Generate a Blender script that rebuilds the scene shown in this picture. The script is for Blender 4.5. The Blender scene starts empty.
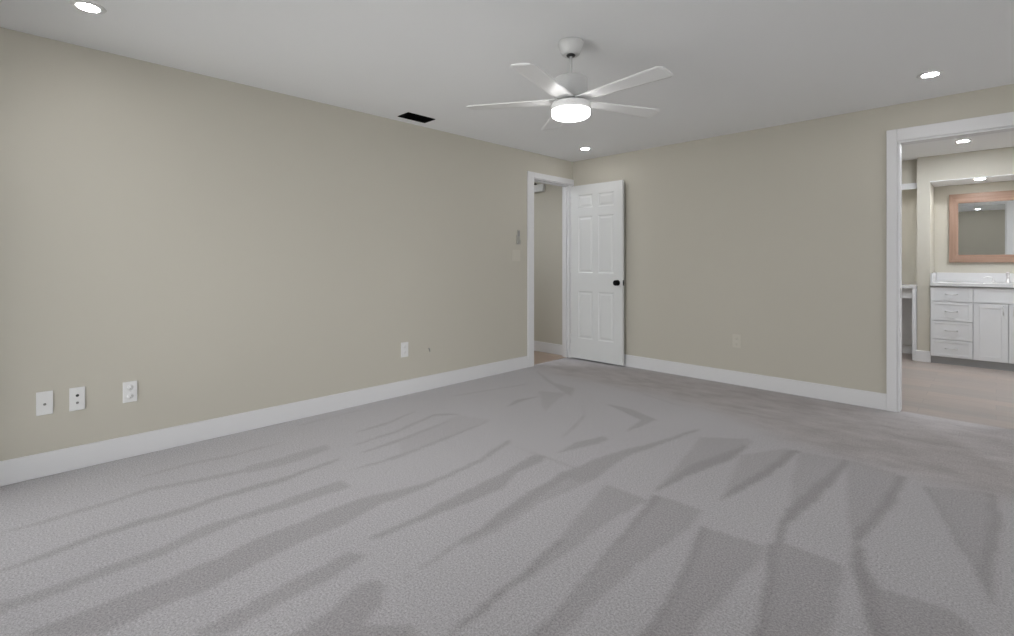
import bpy, bmesh, math
import numpy as np
from mathutils import Vector, Matrix

# ------------------------------------------------------------------ camera, sky, exposure
scn = bpy.context.scene
COL = scn.collection
cam_data = bpy.data.cameras.new('camera')
cam = bpy.data.objects.new('camera', cam_data)
COL.objects.link(cam)
cam.location = (0.0, 0.0, 1.19)
cam.rotation_euler = (math.radians(90), 0, math.asin(0.7047))
cam_data.sensor_width = 36.0
cam_data.lens = 492.5 / 1014 * 36.0
cam_data.shift_y = -56.3 / 1014
cam_data.clip_start = 0.02
scn.camera = cam

scn.view_settings.view_transform = 'Standard'
scn.view_settings.look = 'None'
scn.view_settings.gamma = 1.0
scn.view_settings.use_curve_mapping = False
scn.view_settings.exposure = -0.52

world = bpy.data.worlds.new('world')
scn.world = world
world.use_nodes = True
wn = world.node_tree.nodes
wn['Background'].inputs[0].default_value = (1.0, 0.972, 0.995, 1)
wn['Background'].inputs[1].default_value = 7.8

sd = bpy.data.lights.new('sun', 'SUN')
sd.energy = 6.5; sd.angle = math.radians(2)
sun = bpy.data.objects.new('sun', sd)
COL.objects.link(sun)
sun.location = (-4, 8, 9)
sun.rotation_euler = Vector((0.35, -0.30, -0.9)).to_track_quat('-Z', 'Z').to_euler()   # high, from beyond the house

DOWNLIGHT = 130.0    # radiance of the bedroom's recessed lamps
BATHLIGHT = 950.0    # radiance of the bathroom and hallway lamps
FANLIGHT = 20.0       # radiance of the fan's lamp

# daylight portal just outside the glass door behind the camera
pd = bpy.data.lights.new('window_daylight', 'AREA')
pd.shape = 'RECTANGLE'; pd.size = 2.6; pd.size_y = 2.05
pd.cycles.is_portal = True
portal = bpy.data.objects.new('window_daylight', pd)
COL.objects.link(portal)
portal.location = (-2.31, -0.55, 1.05)
portal.rotation_euler = Vector((0, 1, 0)).to_track_quat('-Z', 'Z').to_euler()

for wy, wl in ((0.70, 1.7), (3.50, 2.2)):  # sky portals for the two added right-hand windows
    pd2 = bpy.data.lights.new('window_daylight', 'AREA')
    pd2.shape = 'RECTANGLE'; pd2.size = wl + 0.1; pd2.size_y = 1.45
    pd2.cycles.is_portal = True
    portal2 = bpy.data.objects.new('window_daylight', pd2)
    COL.objects.link(portal2)
    portal2.location = (2.9, wy, 1.45)
    portal2.rotation_euler = Vector((-1, 0, 0)).to_track_quat('-Z', 'Z').to_euler()

# ------------------------------------------------------------------ dimensions of the place
LX, BY, FY, RX, H, T = -3.75, 4.945, -0.35, 2.7, 2.435, 0.115
HALL_X = -5.3
BATH_Y, BATH_BACK = 7.65, 8.20
DOOR_H = 2.15

# ------------------------------------------------------------------ materials
def new_mat(name):
    m = bpy.data.materials.new(name); m.use_nodes = True
    nt = m.node_tree
    return m, nt, nt.nodes['Principled BSDF']

def N(nt, kind, **kw):
    n = nt.nodes.new(kind)
    for k, v in kw.items():
        if k.startswith('i_'):
            n.inputs[k[2:].replace('_', ' ')].default_value = v
        else:
            setattr(n, k, v)
    return n

def plain(name, col, rough=0.5, metal=0.0, var=0.03, scale=6.0, bump=0.0, bump_scale=200.0, spec=0.5):
    """Paint, plastic or metal with a little procedural variation."""
    m, nt, b = new_mat(name)
    L = nt.links
    tc = N(nt, 'ShaderNodeTexCoord')
    no = N(nt, 'ShaderNodeTexNoise'); no.inputs['Scale'].default_value = scale; no.inputs['Detail'].default_value = 3
    L.new(tc.outputs['Object'], no.inputs['Vector'])
    mx = N(nt, 'ShaderNodeMix', data_type='RGBA')
    lo = [c * (1 - var) for c in col]; hi = [min(1, c * (1 + var)) for c in col]
    mx.inputs[6].default_value = (*lo, 1); mx.inputs[7].default_value = (*hi, 1)
    L.new(no.outputs['Fac'], mx.inputs[0]); L.new(mx.outputs[2], b.inputs['Base Color'])
    b.inputs['Roughness'].default_value = rough; b.inputs['Metallic'].default_value = metal
    b.inputs['Specular IOR Level'].default_value = spec
    if bump:
        n2 = N(nt, 'ShaderNodeTexNoise'); n2.inputs['Scale'].default_value = bump_scale; n2.inputs['Detail'].default_value = 4
        L.new(tc.outputs['Object'], n2.inputs['Vector'])
        bp = N(nt, 'ShaderNodeBump'); bp.inputs['Strength'].default_value = bump; bp.inputs['Distance'].default_value = 0.002
        L.new(n2.outputs['Fac'], bp.inputs['Height']); L.new(bp.outputs['Normal'], b.inputs['Normal'])
    return m

def glow(name, col, strength):
    m = bpy.data.materials.new(name); m.use_nodes = True
    nt = m.node_tree; nt.nodes.clear()
    e = N(nt, 'ShaderNodeEmission'); e.inputs[0].default_value = (*col, 1); e.inputs[1].default_value = strength
    o = N(nt, 'ShaderNodeOutputMaterial'); nt.links.new(e.outputs[0], o.inputs[0])
    return m

def glass_mat():
    m = bpy.data.materials.new('clear_glass'); m.use_nodes = True
    nt = m.node_tree; nt.nodes.clear()
    t = N(nt, 'ShaderNodeBsdfTransparent'); t.inputs[0].default_value = (0.95, 0.97, 0.96, 1)
    g = N(nt, 'ShaderNodeBsdfGlossy'); g.inputs['Roughness'].default_value = 0.02
    fr = N(nt, 'ShaderNodeFresnel'); fr.inputs[0].default_value = 1.45
    mx = N(nt, 'ShaderNodeMixShader'); o = N(nt, 'ShaderNodeOutputMaterial')
    nt.links.new(fr.outputs[0], mx.inputs[0]); nt.links.new(t.outputs[0], mx.inputs[1]); nt.links.new(g.outputs[0], mx.inputs[2])
    nt.links.new(mx.outputs[0], o.inputs[0])
    return m

def carpet_mat():
    m, nt, b = new_mat('cut_pile_carpet')
    L = nt.links
    tc = N(nt, 'ShaderNodeTexCoord')
    at = N(nt, 'ShaderNodeAttribute', attribute_name='nap')
    tr = N(nt, 'ShaderNodeAttribute', attribute_name='traffic')
    def noise(scale, detail=4, rough=0.6, vec=None):
        n = N(nt, 'ShaderNodeTexNoise'); n.inputs['Scale'].default_value = scale
        n.inputs['Detail'].default_value = detail; n.inputs['Roughness'].default_value = rough
        L.new(vec or tc.outputs['Object'], n.inputs['Vector']); return n
    tuft = noise(125, 6, 0.85); clump = noise(38, 3); broad = noise(2.2, 3)
    mp = N(nt, 'ShaderNodeMapping'); mp.inputs['Rotation'].default_value = (0, 0, -0.25); mp.inputs['Scale'].default_value = (3.6, 7.5, 1)
    L.new(tc.outputs['Object'], mp.inputs[0])
    foot = noise(1.0, 4, 0.65, mp.outputs[0])
    def math_(op, a, bb):
        n = N(nt, 'ShaderNodeMath', operation=op)
        for i, v in enumerate((a, bb)):
            if hasattr(v, 'is_linked'): L.new(v, n.inputs[i])
            else: n.inputs[i].default_value = v
        return n.outputs[0]
    # nap direction: pushed-over pile reads darker, ragged edge from the tufts
    edge = math_('MULTIPLY', math_('SUBTRACT', clump.outputs['Fac'], 0.5), 0.34)
    nap = math_('ADD', at.outputs['Fac'], math_('MULTIPLY', edge, 0.6))
    fo = math_('MULTIPLY', math_('SUBTRACT', foot.outputs['Fac'], 0.5), 2.4)
    nap = math_('ADD', nap, math_('MULTIPLY', fo, tr.outputs['Fac']))
    br = math_('MULTIPLY', math_('SUBTRACT', broad.outputs['Fac'], 0.5), 0.25)
    nap = math_('ADD', nap, br)
    cl = N(nt, 'ShaderNodeClamp'); L.new(nap, cl.inputs[0])
    cl.inputs['Min'].default_value = -0.2; cl.inputs['Max'].default_value = 1.2
    mx = N(nt, 'ShaderNodeMix', data_type='RGBA'); mx.clamp_factor = False
    mx.inputs[6].default_value = (0.485, 0.472, 0.490, 1)
    mx.inputs[7].default_value = (0.350, 0.332, 0.342, 1)
    L.new(cl.outputs[0], mx.inputs[0])
    # the walked strip along the wall is a touch browner
    wm = N(nt, 'ShaderNodeMix', data_type='RGBA', blend_type='MULTIPLY')
    wm.inputs[7].default_value = (1.0, 0.965, 0.935, 1)
    L.new(tr.outputs['Fac'], wm.inputs[0]); L.new(mx.outputs[2], wm.inputs[6])
    gr = N(nt, 'ShaderNodeMapRange'); gr.inputs['From Min'].default_value = 0.25; gr.inputs['From Max'].default_value = 0.75
    gr.inputs['To Min'].default_value = 0.25; gr.inputs['To Max'].default_value = 1.75
    L.new(tuft.outputs['Fac'], gr.inputs[0])
    sc = N(nt, 'ShaderNodeVectorMath', operation='SCALE')
    L.new(wm.outputs[2], sc.inputs[0]); L.new(gr.outputs[0], sc.inputs['Scale'])
    L.new(sc.outputs[0], b.inputs['Base Color'])
    bp = N(nt, 'ShaderNodeBump'); bp.inputs['Strength'].default_value = 0.6; bp.inputs['Distance'].default_value = 0.006
    L.new(tuft.outputs['Fac'], bp.inputs['Height']); L.new(bp.outputs['Normal'], b.inputs['Normal'])
    b.inputs['Roughness'].default_value = 1.0; b.inputs['Specular IOR Level'].default_value = 0.05
    b.inputs['Sheen Weight'].default_value = 0.12; b.inputs['Sheen Roughness'].default_value = 0.6
    return m

def plank_mat(name, c1, c2, rot=0.0):
    m, nt, b = new_mat(name)
    L = nt.links
    tc = N(nt, 'ShaderNodeTexCoord')
    mp = N(nt, 'ShaderNodeMapping'); mp.inputs['Rotation'].default_value = (0, 0, rot)
    L.new(tc.outputs['Object'], mp.inputs[0])
    br = N(nt, 'ShaderNodeTexBrick', offset=0.37)
    br.inputs['Scale'].default_value = 1.0; br.inputs['Brick Width'].default_value = 1.2; br.inputs['Row Height'].default_value = 0.18
    br.inputs['Mortar Size'].default_value = 0.0015; br.inputs['Bias'].default_value = 0.0
    br.inputs['Color1'].default_value = (*c1, 1); br.inputs['Color2'].default_value = (*c2, 1)
    br.inputs['Mortar'].default_value = (*[c * 0.8 for c in c2], 1)
    L.new(mp.outputs[0], br.inputs[0])
    ms = N(nt, 'ShaderNodeMapping'); ms.inputs['Scale'].default_value = (2.0, 22, 1); L.new(mp.outputs[0], ms.inputs[0])
    no = N(nt, 'ShaderNodeTexNoise'); no.inputs['Scale'].default_value = 1.5; no.inputs['Detail'].default_value = 5
    L.new(ms.outputs[0], no.inputs['Vector'])
    mr = N(nt, 'ShaderNodeMapRange'); mr.inputs['To Min'].default_value = 0.84; mr.inputs['To Max'].default_value = 1.14
    L.new(no.outputs['Fac'], mr.inputs[0])
    sc = N(nt, 'ShaderNodeVectorMath', operation='SCALE'); L.new(br.outputs[0], sc.inputs[0]); L.new(mr.outputs[0], sc.inputs['Scale'])
    L.new(sc.outputs[0], b.inputs['Base Color'])
    b.inputs['Roughness'].default_value = 0.42
    return m

def wood_mat(name, c1, c2, axis):
    m, nt, b = new_mat(name)
    L = nt.links
    tc = N(nt, 'ShaderNodeTexCoord')
    mp = N(nt, 'ShaderNodeMapping')
    s = [40, 40, 40]; s[axis] = 2.5; mp.inputs['Scale'].default_value = s
    L.new(tc.outputs['Object'], mp.inputs[0])
    no = N(nt, 'ShaderNodeTexNoise'); no.inputs['Scale'].default_value = 1.0; no.inputs['Detail'].default_value = 5
    L.new(mp.outputs[0], no.inputs['Vector'])
    cr = N(nt, 'ShaderNodeValToRGB'); cr.color_ramp.elements[0].position = 0.3; cr.color_ramp.elements[1].position = 0.7
    cr.color_ramp.elements[0].color = (*c1, 1); cr.color_ramp.elements[1].color = (*c2, 1)
    L.new(no.outputs['Fac'], cr.inputs[0]); L.new(cr.outputs[0], b.inputs['Base Color'])
    b.inputs['Roughness'].default_value = 0.45
    return m

M = dict(
    wall=plain('beige_wall_paint', (0.556, 0.530, 0.462), 0.75, var=0.015, scale=1.5, bump=0.08, bump_scale=160, spec=0.25),
    ceil=plain('ceiling_paint', (0.86, 0.865, 0.875), 0.85, var=0.01, scale=1.0, bump=0.08, bump_scale=120, spec=0.2),
    trim=plain('white_trim_paint', (0.735, 0.735, 0.748), 0.5, var=0.01),
    door=plain('white_door_paint', (0.69, 0.70, 0.70), 0.35, var=0.01),
    plate=plain('white_plate_plastic', (0.76, 0.76, 0.76), 0.35),
    tanplate=plain('beige_plate_plastic', (0.60, 0.572, 0.50), 0.4),
    grey=plain('grey_plastic', (0.26, 0.26, 0.25), 0.45),
    pale=plain('pale_grey_plastic', (0.40, 0.39, 0.36), 0.45),
    black=plain('black_metal', (0.012, 0.012, 0.013), 0.35),
    matt=plain('matt_black_metal', (0.006, 0.006, 0.006), 0.8, spec=0.1),
    slot=plain('dark_slot', (0.03, 0.03, 0.03), 0.7),
    brass=plain('dull_steel', (0.42, 0.42, 0.41), 0.35, metal=1.0),
    chrome=plain('brushed_nickel', (0.74, 0.74, 0.74), 0.38, metal=1.0),
    fan=plain('white_fan_enamel', (0.60, 0.60, 0.60), 0.4, var=0.01),
    blade=plain('white_blade_enamel', (0.80, 0.80, 0.80), 0.35, var=0.01),
    cab=plain('white_cabinet_paint', (0.74, 0.75, 0.77), 0.4, var=0.01),
    quartz=plain('white_quartz', (0.70, 0.70, 0.71), 0.2, var=0.02, scale=30),
    toe=plain('grey_kick_paint', (0.40, 0.41, 0.43), 0.5),
    glass=glass_mat(),
    carpet=carpet_mat(),
    wood=plank_mat('greige_plank_floor', (0.375, 0.312, 0.275), (0.310, 0.277, 0.258), 0.0),
    hallwood=plank_mat('tan_plank_floor', (0.47, 0.36, 0.28), (0.42, 0.32, 0.25), math.pi / 2),
    frame_h=wood_mat('pink_brown_wood_across', (0.30, 0.185, 0.135), (0.41, 0.275, 0.21), 0),
    frame_v=wood_mat('pink_brown_wood_upright', (0.30, 0.185, 0.135), (0.41, 0.275, 0.21), 2),
    mirror=plain('silvered_glass', (0.88, 0.90, 0.89), 0.0, metal=1.0, var=0.0),
    lamp=glow('recessed_lamp_glow', (0.99, 0.972, 0.97), DOWNLIGHT),
    alcovelamp=glow('alcove_lamp_glow', (0.98, 0.97, 0.96), BATHLIGHT * 0.36),
    bathlamp=glow('bath_lamp_glow', (0.93, 0.97, 1.03), BATHLIGHT),
    fanlamp=glow('fan_lamp_glow', (1.0, 0.98, 0.96), FANLIGHT),
    ground=plain('patio_concrete', (0.60, 0.59, 0.57), 0.9, var=0.08),
)

# ------------------------------------------------------------------ mesh helpers
class MB:
    def __init__(s): s.bm = bmesh.new()
    def box(s, a, b, bevel=0.0, seg=2):
        a, b = Vector(a), Vector(b)
        c = (a + b) / 2; d = b - a
        r = bmesh.ops.create_cube(s.bm, size=1.0, matrix=Matrix.Translation(c) @ Matrix.Diagonal((abs(d.x), abs(d.y), abs(d.z), 1)))
        if bevel:
            es = list({e for v in r['verts'] for e in v.link_edges})
            bmesh.ops.bevel(s.bm, geom=es, offset=bevel, segments=seg, affect='EDGES', profile=0.5)
        return s
    def lathe(s, prof, loc=(0, 0, 0), axis='Z', n=48, smooth=True):
        """prof: (radius, height) from bottom to top; ends with radius 0 close the shape."""
        loc = Vector(loc)
        def pos(r, a, h):
            x, y = r * math.cos(a), r * math.sin(a)
            if axis == 'Z': return loc + Vector((x, y, h))
            if axis == 'Y': return loc + Vector((x, h, y))
            return loc + Vector((h, x, y))
        rings = []
        for r, h in prof:
            if r < 1e-6: rings.append([s.bm.verts.new(pos(0, 0, h))])
            else: rings.append([s.bm.verts.new(pos(r, 2 * math.pi * k / n, h)) for k in range(n)])
        fs = []
        for A, B in zip(rings[:-1], rings[1:]):
            for k in range(n):
                a0, a1 = A[k % len(A)], A[(k + 1) % len(A)]
                b0, b1 = B[k % len(B)], B[(k + 1) % len(B)]
                vs = []
                for v in (a0, a1, b1, b0):
                    if v not in vs: vs.append(v)
                if len(vs) >= 3:
                    try: fs.append(s.bm.faces.new(vs))
                    except ValueError: pass
        for e, rg in ((0, rings[0]), (1, rings[-1])):
            if len(rg) > 1:
                try: s.bm.faces.new(rg)
                except ValueError: pass
        if smooth:
            for f in fs: f.smooth = True
        return s
    def tube(s, pts, r, n=12):
        pts = [Vector(p) for p in pts]; rings = []
        for i, p in enumerate(pts):
            d = (pts[min(i + 1, len(pts) - 1)] - pts[max(i - 1, 0)]).normalized()
            u = d.orthogonal().normalized() if i == 0 else (u - d * u.dot(d)).normalized()
            w = d.cross(u)
            rr = r[i] if isinstance(r, (list, tuple)) else r
            rings.append([s.bm.verts.new(p + (u * math.cos(2 * math.pi * k / n) + w * math.sin(2 * math.pi * k / n)) * rr) for k in range(n)])
        for A, B in zip(rings[:-1], rings[1:]):
            for k in range(n):
                f = s.bm.faces.new((A[k], A[(k + 1) % n], B[(k + 1) % n], B[k])); f.smooth = True
        s.bm.faces.new(rings[0]); s.bm.faces.new(rings[-1])
        return s
    def quad(s, *p):
        s.bm.faces.new([s.bm.verts.new(Vector(q)) for q in p]); return s
    def build(s, name, mat, parent=None, loc=None, rotz=0.0):
        bmesh.ops.recalc_face_normals(s.bm, faces=s.bm.faces)
        me = bpy.data.meshes.new(name); s.bm.to_mesh(me); s.bm.free()
        me.materials.append(mat)
        o = bpy.data.objects.new(name, me); COL.objects.link(o)
        if parent: o.parent = parent
        if loc is not None: o.location = loc
        o.rotation_euler.z = rotz
        return o

def tag(o, label, cat, group=None, kind=None):
    o['label'] = label; o['category'] = cat
    if group: o['group'] = group
    if kind: o['kind'] = kind
    return o

def thing(name, label, cat, loc=(0, 0, 0), rotz=0.0, group=None, kind=None):
    o = bpy.data.objects.new(name, None); COL.objects.link(o)
    o.empty_display_size = 0.05
    o.location = loc; o.rotation_euler = (0, 0, rotz)
    return tag(o, label, cat, group, kind)

def copy_tree(o, parent=None):
    c = o.copy(); COL.objects.link(c)
    c.parent = parent
    for ch in [x for x in bpy.data.objects if x.parent == o]: copy_tree(ch, c)
    return c

def structure(name, boxes, mat, label, cat, bevel=0.0):
    b = MB()
    for a, c in boxes: b.box(a, c, bevel)
    return tag(b.build(name, mat), label, cat, kind='structure')

# ------------------------------------------------------------------ the room shell
# hall doorway in the left wall: Y 4.19..4.89 ; bathroom doorway in the back wall: X -0.553..0.115
structure('wall_left', [((LX - T, FY - T, 0), (LX, 4.19, H)), ((LX - T, 4.890, 0), (LX, BY, H)), ((LX - T, 4.19, DOOR_H), (LX, 4.890, H))],
          M['wall'], 'long beige wall on the left with the row of outlets', 'wall')
structure('wall_back', [((LX, BY, 0), (-0.553, BY + T, H)), ((0.115, BY, 0), (RX, BY + T, H)), ((-0.553, BY, 2.14), (0.115, BY + T, H))],
          M['wall'], 'beige far wall between the open panel door and the bathroom doorway', 'wall')
structure('wall_front', [((LX - T, FY - T, 0), (-3.62, FY, H)), ((-1.0, FY - T, 0), (RX, FY, H)), ((-3.62, FY - T, 2.10), (-1.0, FY, H))],
          M['wall'], 'beige bedroom wall seen only as a reflection in the bathroom mirror', 'wall')
structure('wall_right', [((RX, FY - T, 0), (RX + T, BY + T, 0.75)), ((RX, FY - T, 2.15), (RX + T, BY + T, H)), ((RX, FY - T, 0.75), (RX + T, -0.15, 2.15)),
                         ((RX, 1.55, 0.75), (RX + T, 2.40, 2.15)), ((RX, 4.60, 0.75), (RX + T, BY + T, 2.15))], M['wall'], 'beige bedroom wall beyond the right edge of the photo', 'wall')
structure('wall_hallway', [((HALL_X, BY, 0), (LX, BY + T, H)), ((HALL_X - T, 2.6, 0), (HALL_X, BY + T, H)), ((HALL_X - T, 2.6 - T, 0), (LX - T, 2.6, H))],
          M['wall'], 'beige hallway wall seen through the narrow doorway beside the open door', 'wall')
structure('wall_bathroom_side', [((-2.1 - T, BY + T, 0), (-2.1, BATH_BACK, H)), ((2.2, BY + T, 0), (2.2 + T, BATH_BACK, H))],
          M['wall'], 'beige side walls of the bathroom', 'wall')
structure('wall_bathroom_back', [((-2.1, BATH_BACK, 0), (2.2, BATH_BACK + T, H))], M['wall'], 'pale beige bathroom wall behind the wood-framed mirror', 'wall')
# pier between the two alcoves, headers over the alcoves
structure('wall_bathroom_pier', [((-0.672, BATH_Y, 0), (-0.554, BATH_BACK, H)), ((0.745, BATH_Y, 0), (2.2, BATH_BACK, H)),
                                 ((-0.554, BATH_Y, 2.14), (0.745, BATH_BACK, H)), ((-2.1, 7.76, 2.14), (-0.672, BATH_BACK, H))],
          M['wall'], 'beige bathroom pier and headers framing the vanity alcove', 'wall')
structure('trim_3', [((-0.554, BATH_Y, 2.132), (0.745, BATH_BACK, 2.14))], M['ceil'], 'white lowered ceiling of the vanity alcove above the mirror', 'alcove ceiling')
structure('trim_4', [((-2.1, 7.715, 2.075), (-0.672, 7.76, 2.145))], M['trim'], 'white band across the shadowed alcove left of the bathroom pier', 'alcove trim')
structure('ceiling', [((LX - T, FY - T, H), (RX + T, BY + T, H + 0.1))], M['ceil'], 'flat pale bedroom ceiling holding the fan and recessed lights', 'ceiling')
structure('ceiling_hallway', [((HALL_X - T, 2.6 - T, H), (LX - T, BY + T, H + 0.1))], M['ceil'], 'white hallway ceiling beyond the narrow doorway', 'ceiling')
structure('ceiling_bathroom', [((-2.1 - T, BY + T, H), (2.2 + T, BATH_BACK + T, H + 0.1))], M['ceil'], 'pale bathroom ceiling with one recessed light, seen through the doorway', 'ceiling')
structure('floor_bathroom', [((-2.1 - T, BY + 0.05, -0.1), (2.2 + T, BATH_BACK + T, 0.0))], M['wood'], 'brownish plank floor of the bathroom in front of the white vanity', 'floor')
structure('floor_hallway', [((HALL_X - T, 2.6 - T, -0.1), (LX - 0.045, BY + T, 0.0))], M['hallwood'], 'tan plank floor of the hallway just beyond the narrow doorway', 'floor')
structure('terrace', [((LX - 4, FY - T - 6, -0.25), (RX + 6, FY - T, -0.05)), ((RX + T, FY - T, -0.25), (RX + 6, BY + 2, -0.05))], M['ground'], 'concrete terrace outside the bedroom windows', 'terrace')

# carpet with vacuum tracks: the pile lies in two directions, stored per tuft cluster
def inside(px, py, poly):
    res = np.zeros(px.shape, bool); n = len(poly)
    for i in range(n):
        x0, y0 = poly[i]; x1, y1 = poly[(i + 1) % n]
        if y0 == y1: continue
        c = ((y0 > py) != (y1 > py)) & (px < (x1 - x0) * (py - y0) / (y1 - y0) + x0)
        res ^= c
    return res

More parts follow.
